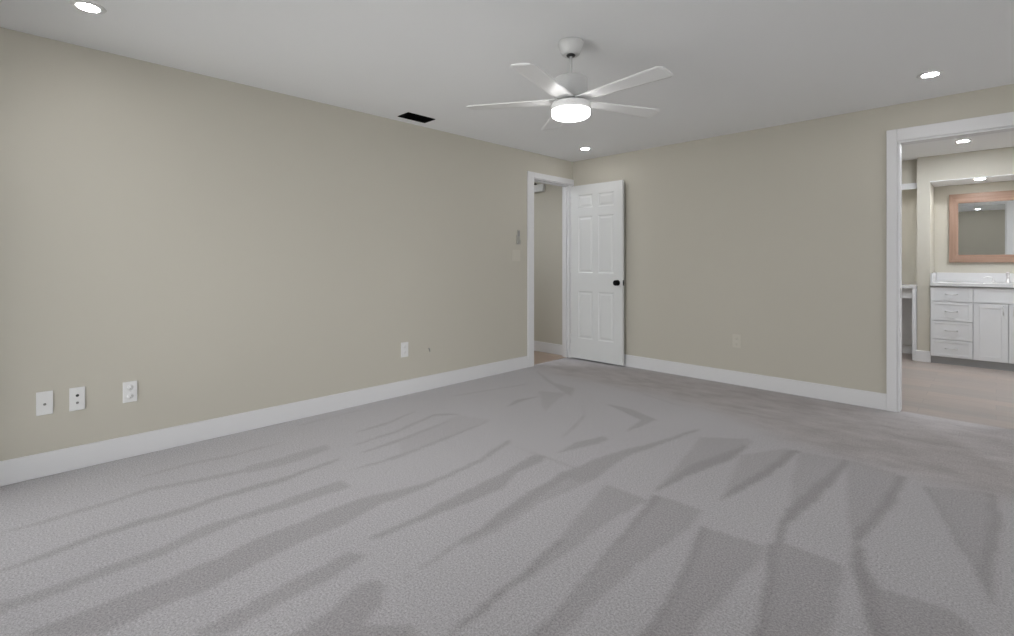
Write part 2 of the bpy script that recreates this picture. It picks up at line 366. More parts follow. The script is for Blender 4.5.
# vacuum tracks on the carpet: (strength, outline in metres on the floor); the first is the walked strip by the far wall
NAP_MARKS = [
    (0.42, [(-3.705, 4.165), (-3.25, 4.063), (-2.757, 4.071), (-2.193, 4.113), (-1.551, 3.955), (-0.922, 3.64), (-0.625, 3.566), (-0.362, 3.531), (0.064, 3.529), (0.354, 3.677), (0.522, 5.425), (-0.543, 4.883), (-1.578, 4.972), (-2.983, 4.881), (-4.041, 4.654)]),
    (0.50, [(-3.089, 0.956), (-3.088, 1.273), (-3.099, 1.453), (-3.007, 1.424), (-2.949, 1.216), (-2.981, 0.948)]),
    (0.65, [(-2.464, -0.027), (-2.452, 0.051), (-2.463, 0.225), (-2.466, 0.426), (-2.53, 0.601), (-2.52, 0.811), (-2.53, 1.043), (-2.534, 1.268), (-2.428, 1.271), (-2.426, 1), (-2.465, 0.737), (-2.414, 0.529), (-2.392, 0.394), (-2.386, 0.218), (-2.388, 0.049), (-2.387, -0.026)]),
    (0.70, [(-2.202, 0.02), (-2.208, 0.152), (-2.202, 0.306), (-2.213, 0.525), (-2.249, 0.724), (-2.258, 0.931), (-2.275, 1.207), (-2.175, 1.572), (-2.203, 1.956), (-2.32, 2.355), (-2.272, 2.325), (-2.174, 1.986), (-2.133, 1.581), (-2.14, 1.284), (-2.099, 1.065), (-2.091, 0.85), (-2.053, 0.614), (-2.026, 0.481), (-2.052, 0.355), (-2.033, 0.267), (-2.021, 0.199)]),
    (0.70, [(-1.828, 0.403), (-1.851, 0.589), (-1.866, 0.758), (-1.879, 0.979), (-1.808, 1.011), (-1.764, 0.835), (-1.764, 0.675), (-1.753, 0.558), (-1.746, 0.473)]),
    (0.75, [(-1.921, 1.061), (-1.921, 1.183), (-1.92, 1.354), (-1.953, 1.585), (-1.965, 1.885), (-2.023, 2.264), (-1.951, 2.313), (-1.924, 2.234), (-1.913, 1.991), (-1.835, 1.811), (-1.854, 1.568), (-1.876, 1.323), (-1.883, 1.13)]),
    (0.70, [(-1.597, 0.621), (-1.608, 0.761), (-1.669, 0.897), (-1.65, 0.965), (-1.586, 0.964), (-1.513, 0.896), (-1.471, 0.812), (-1.353, 0.93), (-1.275, 0.918), (-1.576, 0.618)]),
    (0.85, [(-1.567, 1.007), (-1.619, 1.298), (-1.639, 1.497), (-1.705, 1.788), (-1.725, 2.07), (-1.747, 2.211), (-1.675, 2.228), (-1.657, 1.988), (-1.607, 1.665), (-1.597, 1.459), (-1.599, 1.297)]),
    (0.50, [(-1.68, 1.645), (-1.722, 2.18), (-1.626, 2.313), (-1.555, 2.239), (-1.59, 1.816), (-1.561, 1.528), (-1.568, 1.359), (-1.598, 1.329)]),
    (1.00, [(-1.243, 0.972), (-1.273, 1.206), (-1.293, 1.413), (-1.332, 1.645), (-1.305, 1.672), (-1.287, 1.538), (-1.256, 1.372), (-1.24, 1.175), (-1.229, 0.981)]),
    (0.60, [(-1.268, 1.241), (-1.301, 1.486), (-1.332, 1.645), (-1.476, 2.217), (-1.467, 2.242), (-1.233, 2.241), (-1.257, 1.962), (-1.247, 1.687), (-1.242, 1.437), (-1.25, 1.322), (-1.248, 1.173)]),
    (0.62, [(-1.243, 2.321), (-0.989, 2.331), (-0.977, 2.143), (-0.997, 1.733), (-0.999, 1.501), (-0.974, 1.193), (-1.029, 1.138), (-1.079, 1.4), (-1.129, 1.695), (-1.189, 2.041)]),
    (1.00, [(-1.243, 2.321), (-1.199, 2.32), (-1.159, 2.034), (-1.119, 1.724), (-1.078, 1.446), (-1.022, 1.168), (-1.045, 1.146), (-1.079, 1.4), (-1.129, 1.695), (-1.189, 2.041)]),
    (0.66, [(-0.946, 2.186), (-0.689, 2.221), (-0.667, 2.115), (-0.68, 1.912), (-0.691, 1.606), (-0.676, 1.489), (-0.795, 1.371), (-0.817, 1.588), (-0.866, 1.863), (-0.913, 2.061)]),
    (1.00, [(-0.946, 2.186), (-0.916, 2.191), (-0.883, 2.06), (-0.841, 1.87), (-0.8, 1.605), (-0.772, 1.416), (-0.799, 1.39), (-0.817, 1.588), (-0.866, 1.863), (-0.913, 2.061)]),
    (0.66, [(-0.659, 2.303), (-0.422, 2.295), (-0.398, 2.098), (-0.371, 1.792), (-0.539, 1.625), (-0.602, 1.941), (-0.653, 2.129)]),
    (1.00, [(-0.68, 2.24), (-0.653, 2.309), (-0.623, 2.15), (-0.571, 1.949), (-0.518, 1.669), (-0.545, 1.642), (-0.602, 1.941), (-0.653, 2.129)]),
    (0.66, [(-0.437, 2.534), (-0.398, 2.51), (-0.353, 2.346), (-0.309, 2.232), (-0.236, 2.244), (-0.119, 2.26), (-0.056, 2.218), (-0.04, 2.121), (-0.276, 1.886), (-0.334, 2.109), (-0.4, 2.299)]),
    (1.00, [(-0.419, 2.429), (-0.398, 2.51), (-0.353, 2.346), (-0.304, 2.214), (-0.276, 2.097), (-0.241, 1.944), (-0.279, 1.906), (-0.334, 2.109), (-0.4, 2.299)]),
    (0.50, [(-0.626, 3.461), (-0.626, 3.543), (-0.386, 3.507), (-0.347, 3.473), (-0.351, 3.088), (-0.393, 2.61), (-0.422, 2.486), (-0.482, 2.707)]),
    (1.00, [(-0.386, 3.507), (-0.347, 3.473), (-0.359, 3.052), (-0.4, 2.592), (-0.431, 2.498), (-0.447, 2.59), (-0.404, 3.007)]),
    (0.50, [(-0.279, 3.405), (-0.044, 3.558), (0.004, 3.559), (0.02, 3.242), (-0.005, 2.665), (-0.012, 2.408), (-0.057, 2.613), (-0.132, 2.869), (-0.202, 3.152)]),
    (0.90, [(-0.029, 3.542), (0.004, 3.529), (0.02, 3.242), (-0.005, 2.665), (-0.012, 2.387), (-0.055, 2.616), (-0.022, 3.091)]),
    (0.80, [(-0.279, 3.405), (-0.255, 3.413), (-0.17, 3.092), (-0.044, 2.635), (-0.057, 2.613), (-0.132, 2.869), (-0.202, 3.152)]),
    (0.45, [(-1.114, 3.167), (-0.925, 3.539), (-0.948, 3.005), (-0.983, 2.534)]),
    (1.00, [(-0.928, 3.464), (-0.948, 3.005), (-0.981, 2.675), (-0.98, 2.463), (-0.959, 2.573), (-0.909, 2.881), (-0.877, 3.212), (-0.879, 3.513)]),
    (0.45, [(-0.874, 3.472), (-0.626, 3.543), (-0.656, 3.08), (-0.701, 2.617), (-0.789, 3)]),
    (1.00, [(-0.646, 3.544), (-0.681, 3.107), (-0.718, 2.614), (-0.668, 2.252), (-0.647, 2.315), (-0.667, 2.474), (-0.629, 2.871), (-0.614, 3.473)]),
    (0.50, [(-1.421, 3.3), (-1.162, 3.504), (-1.18, 3.101), (-1.239, 2.716), (-1.259, 2.383), (-1.29, 2.555)]),
    (0.95, [(-1.149, 3.465), (-1.184, 3.211), (-1.271, 2.8), (-1.271, 2.404), (-1.25, 2.345), (-1.211, 2.669), (-1.123, 3.093)]),
    (0.70, [(-1.938, 2.393), (-1.967, 2.628), (-1.899, 2.853), (-1.843, 2.828), (-1.844, 2.724), (-1.894, 2.529)]),
    (0.75, [(-1.723, 2.292), (-1.716, 2.482), (-1.682, 2.693), (-1.602, 2.965), (-1.508, 3.469), (-1.49, 3.428), (-1.548, 2.969), (-1.604, 2.636), (-1.558, 2.253), (-1.606, 2.154), (-1.722, 2.18)]),
    (0.40, [(-2.985, 3.424), (-2.766, 3.544), (-2.54, 2.973)]),
    (0.50, [(-3.678, 4.118), (-3.077, 3.754), (-2.815, 3.744), (-2.653, 3.47), (-3.219, 3.785)]),
    (0.65, [(-2.343, 3.519), (-2.092, 3.529), (-1.808, 3.422), (-1.831, 3.089), (-1.84, 3.023), (-1.899, 3.332)]),
    (0.65, [(-2.834, 2.831), (-2.937, 3.056), (-2.874, 3.297), (-2.865, 3.042)]),
    (0.25, [(-2.839, 1.84), (-2.958, 2.45), (-2.689, 2.548), (-2.604, 1.995), (-2.59, 1.679)]),
    (0.55, [(-3.107, -0.034), (-3.114, 0.128), (-3.131, 0.324), (-3.164, 0.521), (-3.1, 0.736), (-3.057, 0.983), (-3.052, 1.259), (-3.042, 1.427), (-3.022, 1.418), (-2.998, 1.236), (-3.005, 0.967), (-3.051, 0.724), (-3.115, 0.513), (-3.086, 0.32), (-3.072, 0.126), (-3.093, -0.034)]),
    (0.40, [(-3.36, 0.507), (-3.39, 0.722), (-3.351, 0.951), (-3.348, 1.268), (-3.331, 1.262), (-3.308, 0.939), (-3.348, 0.713), (-3.347, 0.505)]),
    (0.70, [(-2.727, -0.03), (-2.756, 0.104), (-2.792, 0.255), (-2.801, 0.423), (-2.784, 0.61), (-2.815, 0.753), (-2.793, 1.037), (-2.825, 1.4), (-2.8, 1.388), (-2.73, 1.013), (-2.756, 0.737), (-2.728, 0.598), (-2.747, 0.415), (-2.742, 0.251), (-2.709, 0.102), (-2.712, -0.03)]),
    (0.70, [(-2.449, 3.353), (-2.302, 3.192), (-2.2, 2.951), (-2.083, 2.604), (-2.07, 2.589), (-2.16, 2.897), (-2.257, 3.129), (-2.431, 3.329)]),
    (0.50, [(-2.261, 4.019), (-1.849, 3.905), (-1.838, 3.881), (-2.246, 3.992)]),
    (0.40, [(-3.425, 2.769), (-3.25, 3.55), (-3.227, 3.525), (-3.403, 2.751)]),
    (0.60, [(-2.697, 2.524), (-2.658, 2.113), (-2.61, 1.692), (-2.621, 1.354), (-2.608, 1.347), (-2.57, 1.666), (-2.613, 2.077), (-2.679, 2.508)]),
    (0.55, [(-3.173, 1.683), (-3.204, 1.947), (-3.29, 2.281), (-3.271, 2.268), (-3.155, 1.917), (-3.157, 1.675)]),
    (0.55, [(-2.965, 1.573), (-3.002, 1.905), (-3.121, 2.333), (-2.986, 2.474), (-2.969, 2.459), (-3.071, 2.295), (-2.958, 1.877), (-2.951, 1.565)]),
    (0.60, [(-2.815, 1.534), (-2.847, 1.845), (-2.909, 2.313), (-2.89, 2.298), (-2.799, 1.814), (-2.8, 1.526)]),
    (0.40, [(-2.248, 2.282), (-1.983, 2.303), (-1.732, 2.303), (-1.578, 2.33), (-1.573, 2.322), (-1.715, 2.281), (-1.963, 2.28), (-2.239, 2.274)]),
    (0.40, [(-3.611, 1.489), (-3.634, 1.98), (-3.609, 1.966), (-3.588, 1.479)]),
]

def make_carpet():
    step = 0.0125
    nx = int(round((RX - LX) / step)); ny = int(round((BY + 0.05 - FY) / step))
    xs = np.linspace(LX, RX, nx + 1); ys = np.linspace(FY, BY + 0.05, ny + 1)
    X, Y = np.meshgrid(xs, ys)
    # a slight wander makes the track edges less ruled
    Xw = X + 0.002 * np.sin(Y * 23 + X * 7) + 0.002 * np.sin(X * 51 - Y * 13)
    Yw = Y + 0.002 * np.sin(X * 19 - Y * 5) + 0.002 * np.sin(Y * 47 + X * 17)
    nap = np.zeros(X.shape); 
    traffic = inside(X, Y, NAP_MARKS[0][1]).astype(float)
    for lv, poly in NAP_MARKS[1:]:
        xs_ = [p[0] for p in poly]; ys_ = [p[1] for p in poly]
        sel = inside(Xw, Yw, poly)
        nap[sel] = np.maximum(nap[sel], lv)
    def blur(a, k):
        for _ in range(k):
            a = (np.roll(a, 1, 0) + np.roll(a, -1, 0) + 2 * a) / 4
            a = (np.roll(a, 1, 1) + np.roll(a, -1, 1) + 2 * a) / 4
        return a
    nap = blur(nap, 1); traffic = blur(traffic, 140)
    nap = np.maximum(nap, traffic * NAP_MARKS[0][0])
    me = bpy.data.meshes.new('floor')
    co = np.stack([X, Y, np.zeros_like(X)], -1).reshape(-1, 3)
    idx = np.arange((nx + 1) * (ny + 1)).reshape(ny + 1, nx + 1)
    q = np.stack([idx[:-1, :-1], idx[:-1, 1:], idx[1:, 1:], idx[1:, :-1]], -1).reshape(-1, 4)
    me.vertices.add(len(co)); me.vertices.foreach_set('co', co.ravel())
    me.loops.add(q.size); me.loops.foreach_set('vertex_index', q.ravel().astype(np.int32))
    me.polygons.add(len(q)); me.polygons.foreach_set('loop_start', np.arange(0, q.size, 4, dtype=np.int32))
    me.update(calc_edges=True)
    a = me.attributes.new('nap', 'FLOAT', 'POINT'); a.data.foreach_set('value', nap.ravel().astype(np.float32))
    t = me.attributes.new('traffic', 'FLOAT', 'POINT'); t.data.foreach_set('value', traffic.ravel().astype(np.float32))
    me.materials.append(M['carpet'])
    o = bpy.data.objects.new('floor', me); COL.objects.link(o)
    tag(o, 'pale grey cut-pile carpet striped and fanned with darker vacuum tracks', 'carpet', kind='structure')
make_carpet()
structure('floor_base', [((LX, FY - T, -0.12), (RX + T, BY + 0.05, -0.012)), ((LX - 0.045, 4.19, -0.12), (LX, 4.890, -0.003))], M['carpet'], 'carpet edge in the hallway doorway', 'floor')

def baseboard(name, a, b, label):
    """a, b: opposite corners at floor and top; small eased top edge."""
    m = MB(); m.box(a, b, 0.003, 1)
    return tag(m.build(name, M['trim']), label, 'baseboard', kind='structure')
BH = 0.132
baseboard('baseboard_left', (LX, FY, 0), (LX + 0.015, 4.097, BH), 'tall white baseboard along the long left wall')
baseboard('baseboard_back', (LX, BY - 0.015, 0), (-0.62, BY, BH), 'tall white baseboard along the far wall up to the bathroom doorway')
baseboard('baseboard_right', (RX - 0.015, FY, 0), (RX, BY, BH), 'white baseboard on the wall beyond the right edge of the photo')
baseboard('baseboard_front', (-1.0, FY, 0), (RX, FY + 0.015, BH), 'white baseboard on the wall behind the photographer')
baseboard('baseboard_hallway', (HALL_X, BY - 0.015, 0), (LX - T, BY, BH), 'white baseboard at the foot of the hallway wall, seen through the narrow doorway')
baseboard('baseboard_bathroom', (-0.687, BATH_Y - 0.015, 0), (-0.547, BATH_Y, BH), 'short white baseboard at the foot of the bathroom pier')
baseboard('baseboard_alcove', (-2.1, BATH_BACK - 0.015, 0), (-0.672, BATH_BACK, 0.11), 'white baseboard under the white counter left of the bathroom pier')

# casing of the hall doorway: trim_1
t1 = thing('trim_1', 'white casing and jambs of the narrow hallway doorway', 'door casing', (LX, 4.5, 0), kind='structure')
def local(b, name, mat, parent):
    return b.build(name, mat, parent, loc=-parent.location)
local(MB().box((LX, 4.097, 0), (LX + 0.018, 4.197, DOOR_H + 0.060), 0.003), 'side_casing', M['trim'], t1)
local(MB().box((LX, 4.884, 0), (LX + 0.018, BY - 0.001, DOOR_H - 0.004), 0.003), 'side_casing', M['trim'], t1)
local(MB().box((LX, 4.197, DOOR_H - 0.004), (LX + 0.018, BY - 0.001, DOOR_H + 0.060), 0.003), 'head_casing', M['trim'], t1)
local(MB().box((LX - T - 0.002, 4.186, 0), (LX, 4.201, DOOR_H - 0.015)).box((LX - T - 0.002, 4.878, 0), (LX, 4.893, DOOR_H - 0.015))
      .box((LX - T - 0.002, 4.186, DOOR_H - 0.015), (LX, 4.893, DOOR_H + 0.001)), 'jamb', M['trim'], t1)
local(MB().box((LX - 0.085, 4.866, 0), (LX - 0.045, 4.878, DOOR_H - 0.015), 0.002).box((LX - 0.085, 4.201, DOOR_H - 0.027), (LX - 0.045, 4.866, DOOR_H - 0.015), 0.002)
      .box((LX - 0.085, 4.201, 0), (LX - 0.045, 4.213, DOOR_H - 0.015), 0.002), 'door_stop', M['trim'], t1)

# casing of the bathroom doorway: trim_2
t2 = thing('trim_2', 'wide white casing and jambs of the bathroom doorway', 'door casing', (-0.2, BY, 0), kind='structure')
for y0, y1 in ((BY - 0.019, BY), (BY + T, BY + T + 0.019)):
    local(MB().box((-0.622, y0, 0), (-0.556, y1, 2.237), 0.003), 'side_casing', M['trim'], t2)
    local(MB().box((0.118, y0, 0), (0.213, y1, 2.237), 0.003), 'side_casing', M['trim'], t2)
    local(MB().box((-0.556, y0, 2.142), (0.118, y1, 2.237), 0.003), 'head_casing', M['trim'], t2)
local(MB().box((-0.555, BY - 0.002, 0), (-0.540, BY + T + 0.002, 2.127)).box((0.103, BY - 0.002, 0), (0.117, BY + T + 0.002, 2.127))
      .box((-0.555, BY - 0.002, 2.127), (0.117, BY + T + 0.002, 2.142)), 'jamb', M['trim'], t2)
sp = local(MB().box((-0.540, BY + 0.035, 0.90), (-0.5375, BY + 0.062, 0.98), 0.001), 'strike_plate', M['brass'], t2)

# sliding glass door behind the photographer
w1 = thing('window_1', 'white framed sliding glass door outside the photo, the daylight source', 'glass door', (-2.1, FY, 0), kind='structure')
fb = MB()
for a, b in (((-3.62, FY - T, 0), (-3.56, FY, 2.10)), ((-1.06, FY - T, 0), (-1.0, FY, 2.10)), ((-3.56, FY - T, 2.04), (-1.06, FY, 2.10)),
             ((-3.56, FY - T, 0), (-1.06, FY, 0.04)), ((-2.35, FY - 0.08, 0.04), (-2.27, FY - 0.03, 2.04))): fb.box(a, b, 0.003)
local(fb, 'window_frame', M['trim'], w1)
local(MB().box((-3.56, FY - 0.060, 0.04), (-1.06, FY - 0.054, 2.04)), 'glass_pane', M['glass'], w1)

# two windows added to brighten the room in the right-hand wall, outside the photo
for nm, ya, yb, lab in (('fill_window_2', -0.15, 1.55, 'narrower white framed window added for side light in the right-hand wall, outside the photo'),
                        ('fill_window_3', 2.40, 4.60, 'wide white framed window added for side light in the right-hand wall, outside the photo')):
    yc = (ya + yb) / 2
    w2 = thing(nm, lab, 'added window', (RX, yc, 0.75), kind='structure')
    fb = MB()
    for a, b in (((RX, ya, 0.75), (RX + T, ya + 0.05, 2.15)), ((RX, yb - 0.05, 0.75), (RX + T, yb, 2.15)), ((RX, ya + 0.05, 2.10), (RX + T, yb - 0.05, 2.15)),
                 ((RX, ya + 0.05, 0.75), (RX + T, yb - 0.05, 0.80)), ((RX + 0.03, yc - 0.03, 0.80), (RX + 0.08, yc + 0.03, 2.10))): fb.box(a, b, 0.003)
    local(fb, 'window_frame', M['trim'], w2)
    local(MB().box((RX + 0.054, ya + 0.05, 0.80), (RX + 0.060, yb - 0.05, 2.10)), 'glass_pane', M['glass'], w2)

# ------------------------------------------------------------------ open six-panel door
DW, DT, DZ = 0.720, 0.035, 2.092
d1 = thing('door_1', 'white six-panel door standing open against the far wall', 'door', (-3.706, 4.842, 0.02), rotz=math.atan2(0.012, 0.735), kind='structure')
def panel_door():
    """leaf with the six raised panels moulded into both faces (local x along the leaf, y thickness)."""
    bm = bmesh.new()
    cols = [(0.112, 0.322), (0.396, 0.608)]
    rows = [(0.245, 0.815), (1.035, 1.715), (1.815, 1.975)]
    xs = sorted({0.0, DW, *[c for p in cols for c in p]}); zs = sorted({0.0, DZ, *[c for p in rows for c in p]})
    for side in (0, 1):
        y = 0.0 if side == 0 else DT
        inn = 1 if side == 0 else -1
        V = {(i, k): bm.verts.new((x, y, z)) for i, x in enumerate(xs) for k, z in enumerate(zs)}
        for i in range(len(xs) - 1):
            for k in range(len(zs) - 1):
                ring = [V[(i, k)], V[(i + 1, k)], V[(i + 1, k + 1)], V[(i, k + 1)]]
                is_panel = any(abs(xs[i] - c[0]) < 1e-6 for c in cols) and any(abs(zs[k] - r[0]) < 1e-6 for r in rows)
                if not is_panel:
                    bm.faces.new(ring); continue
                x0, x1, z0, z1 = xs[i], xs[i + 1], zs[k], zs[k + 1]
                prev = ring
                for ins, dep in ((0.010, 0.0055), (0.020, 0.006), (0.040, 0.0015)):
                    cur = [bm.verts.new((a, y + inn * dep, c)) for a, c in ((x0 + ins, z0 + ins), (x1 - ins, z0 + ins), (x1 - ins, z1 - ins), (x0 + ins, z1 - ins))]
                    for j in range(4): bm.faces.new((prev[j], prev[(j + 1) % 4], cur[(j + 1) % 4], cur[j]))
                    prev = cur
                bm.faces.new(prev)
    def edge(pts):
        bm.faces.new([bm.verts.new(p) for p in pts])
    edge([(0, 0, 0), (0, DT, 0), (0, DT, DZ), (0, 0, DZ)]); edge([(DW, 0, 0), (DW, DT, 0), (DW, DT, DZ), (DW, 0, DZ)])
    edge([(0, 0, 0), (DW, 0, 0), (DW, DT, 0), (0, DT, 0)]); edge([(0, 0, DZ), (DW, 0, DZ), (DW, DT, DZ), (0, DT, DZ)])
    bmesh.ops.remove_doubles(bm, verts=bm.verts, dist=1e-5)
    m = MB(); m.bm.free(); m.bm = bm
    return m.build('door_leaf', M['door'], d1)
panel_door()
kz, kx = 0.93, DW - 0.066
knob_prof = [(0.033, 0.0), (0.033, -0.006), (0.015, -0.009), (0.013, -0.018), (0.024, -0.024), (0.032, -0.035), (0.031, -0.046), (0.020, -0.053), (0.0, -0.055)]
k_ = MB().lathe(knob_prof, (kx, 0, kz), 'Y', 32).build('door_knob', M['matt'], d1); k_['label'] = 'round black knob facing the room'
MB().lathe([(r, DT - h * 0.85) for r, h in knob_prof], (kx, 0, kz), 'Y', 32).build('door_knob', M['black'], d1)
MB().box((DW - 0.001, 0.005, kz - 0.03), (DW + 0.0015, 0.030, kz + 0.03), 0.0008).box((DW, 0.011, kz - 0.009), (DW + 0.008, 0.024, kz + 0.009), 0.002).build('latch_plate', M['black'], d1)
for z in (0.18, 1.0, 1.86):
    MB().lathe([(0.006, z), (0.006, z + 0.09)], (-0.004, 0.002, 0), 'Z', 16).box((-0.003, 0.003, z), (0.0005, 0.030, z + 0.09)).build('hinge', M['trim'], d1)

# ------------------------------------------------------------------ ceiling fan
FX, FYY = -1.713, 2.239
fan = thing('ceiling_fan', 'white five-blade ceiling fan with a glowing round lamp', 'ceiling fan', (FX, FYY, H))
def fz(prof): return [(r, z - H) for r, z in prof]
MB().lathe(fz([(0.0, 2.362), (0.018, 2.362), (0.018, 2.366), (0.042, 2.360), (0.050, 2.366), (0.060, 2.388), (0.070, 2.412), (0.072, 2.422), (0.072, 2.4345), (0.0, 2.4345)])).build('canopy', M['fan'], fan)
MB().lathe(fz([(0.0, 2.354), (0.022, 2.354), (0.026, 2.360), (0.02, 2.367), (0, 2.367)])).build('hanger_ball', M['black'], fan)
MB().lathe(fz([(0.0085, 2.215), (0.0085, 2.353)]), n=24).build('downrod', M['fan'], fan)
MB().lathe(fz([(0.0, 2.108), (0.088, 2.108), (0.093, 2.113), (0.093, 2.222), (0.090, 2.228), (0.030, 2.230), (0.020, 2.234), (0.0, 2.234)]), n=64).build('motor_housing', M['fan'], fan)
MB().lathe(fz([(0.0, 2.0875), (0.072, 2.0875), (0.072, 2.109), (0.0, 2.109)])).build('hub_neck', M['matt'], fan)
MB().lathe(fz([(0.0, 2.046), (0.108, 2.046), (0.111, 2.049), (0.111, 2.080), (0.107, 2.087), (0.0, 2.087)]), n=64).build('light_ring', M['blade'], fan)
lens = MB().lathe(fz([(0.0, 2.003), (0.064, 2.004), (0.092, 2.008), (0.105, 2.016), (0.109, 2.026), (0.109, 2.0445), (0.0, 2.0445)]), n=64).build('lamp_lens', M['fanlamp'], fan)
lens['label'] = 'round frosted lamp, switched on'
def blade_mesh():
    bm = bmesh.new(); n = 26; r0, r1, th = 0.068, 0.603, 0.007
    cols = 8
    rows = []
    for i in range(n + 1):
        t = i / n; r = r0 + (r1 - r0) * t
        w = 0.100 + 0.034 * t
        c = 0.0
        d = (r1 - r)
        if d < 0.02: w -= 2 * (0.02 - math.sqrt(max(0, 0.02 ** 2 - (0.02 - d) ** 2))) * 0.9
        pit = math.radians(-1 + 9 * t)
        row = []
        for s_ in (0, 1):
            for k in range(cols + 1):
                u = (k / cols - 0.5) * w
                camber = 0.002 * (1 - (2 * u / w) ** 2)
                thick = th / 2 * (1 - 0.5 * abs(2 * u / w) ** 4) * (1 if s_ else -1)
                row.append(bm.verts.new((r, u * math.cos(pit), 2.101 - H - u * math.sin(pit) + camber + thick)))
        rows.append(row)
    m1 = cols + 1
    for A, B in zip(rows[:-1], rows[1:]):
        for k in range(cols):
            for off in (0, m1):
                f = bm.faces.new((A[off + k], A[off + k + 1], B[off + k + 1], B[off + k])); f.smooth = True
        for k in (0, cols): bm.faces.new((A[k], A[m1 + k], B[m1 + k], B[k]))
    for R_ in (rows[0], rows[-1]):
        for k in range(cols): bm.faces.new((R_[k], R_[k + 1], R_[m1 + k + 1], R_[m1 + k]))
    m = MB(); m.bm.free(); m.bm = bm
    return m
first = None
for k in range(5):
    a = math.radians(-3 - 72 * k)
    if first is None:
        first = blade_mesh().build('blade', M['blade'], fan); b_ = first
    else:
        b_ = first.copy(); COL.objects.link(b_); b_.parent = fan
    b_.rotation_euler.z = a

# ------------------------------------------------------------------ recessed lights
def recessed(loc, label, lamp='lamp'):
    r = thing('recessed_light', label, 'ceiling light', loc, group='recessed ceiling lights')
    MB().lathe([(0.049, -0.0055), (0.060, -0.006), (0.068, -0.003), (0.070, 0.0), (0.049, 0.0)], n=48).build('trim_ring', M['blade'], r)
    MB().lathe([(0.0, -0.010), (0.028, -0.009), (0.044, -0.006), (0.0485, -0.002), (0.0, -0.0015)], n=48).build('lamp_lens', M[lamp], r)
    return r
L0 = recessed((-3.144, 0.265, H), 'round recessed ceiling light in the top left corner of the photo')
def more(loc, label, src=None):
    c = copy_tree(src or L0); c.location = loc; c['label'] = label; return c
more((-0.311, 4.30, H), 'round recessed ceiling light in front of the bathroom doorway')
more((-3.206, 4.446, H), 'small round recessed ceiling light just above the open panel door')
more((-0.31, 0.265, H), 'recessed ceiling light above the photographer, out of the photo')
more((2.0, 4.2, H), 'added recessed fill light beyond the right edge of the photo, by the far wall')  # unseen lamp added to lift the right side of the room
more((1.9, 2.3, H), 'added recessed fill light beyond the right edge of the photo, in mid-room')  # second unseen lamp added for the right side
L1 = recessed((-0.242, 6.919, H), 'recessed light in the bathroom ceiling just inside the doorway', 'bathlamp')
recessed((-0.13, 7.735, 2.132), 'recessed light in the lowered alcove ceiling above the mirror', 'alcovelamp')
more((1.3, 6.9, H), 'added recessed bathroom fill light hidden right of the doorway, deeper in', L1)  # unseen lamp added to brighten the bathroom
more((1.2, 6.1, H), 'added recessed bathroom fill light hidden right of the doorway, nearer the bedroom', L1)  # another added bathroom fill, out of view
more((-1.3, 6.5, H), 'added recessed bathroom fill light hidden behind the far bedroom wall', L1)  # added out of view to fill the bathroom's left side
recessed((-1.3, 7.97, 2.14), 'added recessed fill light hidden in the alcove above the white counter', 'alcovelamp')  # unseen lamp added to lighten the left alcove walls
more((-4.55, 3.75, H), 'added recessed hallway fill light hidden behind the long left wall', L1)  # unseen lamp added to light the hallway

# ------------------------------------------------------------------ ceiling register
v = thing('ceiling_vent', 'black rectangular air vent in the ceiling near the left wall', 'air vent', (-3.550, 2.468, H))
vb = MB()
W2, L2 = 0.080, 0.140
for a, b in (((-W2, -L2, -0.006), (-W2 + 0.014, L2, 0)), ((W2 - 0.014, -L2, -0.006), (W2, L2, 0)), ((-W2 + 0.014, -L2, -0.006), (W2 - 0.014, -L2 + 0.014, 0)), ((-W2 + 0.014, L2 - 0.014, -0.006), (W2 - 0.014, L2, 0))):
    vb.box(a, b, 0.001, 1)
vb.build('vent_frame', M['matt'], v)
MB().box((-W2 + 0.01, -L2 + 0.01, -0.0015), (W2 - 0.01, L2 - 0.01, -0.0002)).build('backing', M['matt'], v)
for k in range(9):
    s_ = MB().box((-0.008, -L2 + 0.013, -0.0006), (0.008, L2 - 0.013, 0.0006)).build('slat', M['matt'], v)
    s_.location = (-0.056 + k * 0.014, 0, -0.0045); s_.rotation_euler = (0, math.radians(22), 0)

# ------------------------------------------------------------------ wall plates (built facing +X at the wall, then placed)
def plate_base(name, label, cat, loc, rotz, w, h, mat, group=None):
    t = thing(name, label, cat, loc, rotz, group)
    MB().box((0, -w / 2, -h / 2), (0.006, w / 2, h / 2), 0.0025).build('face_plate', mat, t)
    return t
def screws(t, zs, mat):
    for z in zs: MB().lathe([(0.003, 0.0055), (0.003, 0.0066), (0, 0.0068)], (0, 0, z), 'X', 12).build('screw', mat, t)
def jack(t, z, r, mat, name='jack'):
    return MB().lathe([(r * 1.5, 0.0055), (r * 1.5, 0.008), (r, 0.008), (r, 0.013), (r * 0.5, 0.013), (0, 0.0125)], (0, 0, z), 'X', 20).build(name, mat, t)
def duplex(t, mat, slot):
    for z in (-0.027, 0.027):
        s = MB().lathe([(0.017, 0.0055), (0.0165, 0.0066), (0, 0.0068)], (0, 0, z), 'X', 28).build('socket', mat, t)
        MB().box((0.0064, -0.0075, z + 0.000), (0.0071, -0.0055, z + 0.008)).box((0.0064, 0.0055, z + 0.001), (0.0071, 0.0075, z + 0.008)) \
            .lathe([(0.0025, 0.0064), (0.0025, 0.0071)], (0, 0, z - 0.007), 'X', 12).build('slots', slot, s)
    screws(t, (0,), mat)

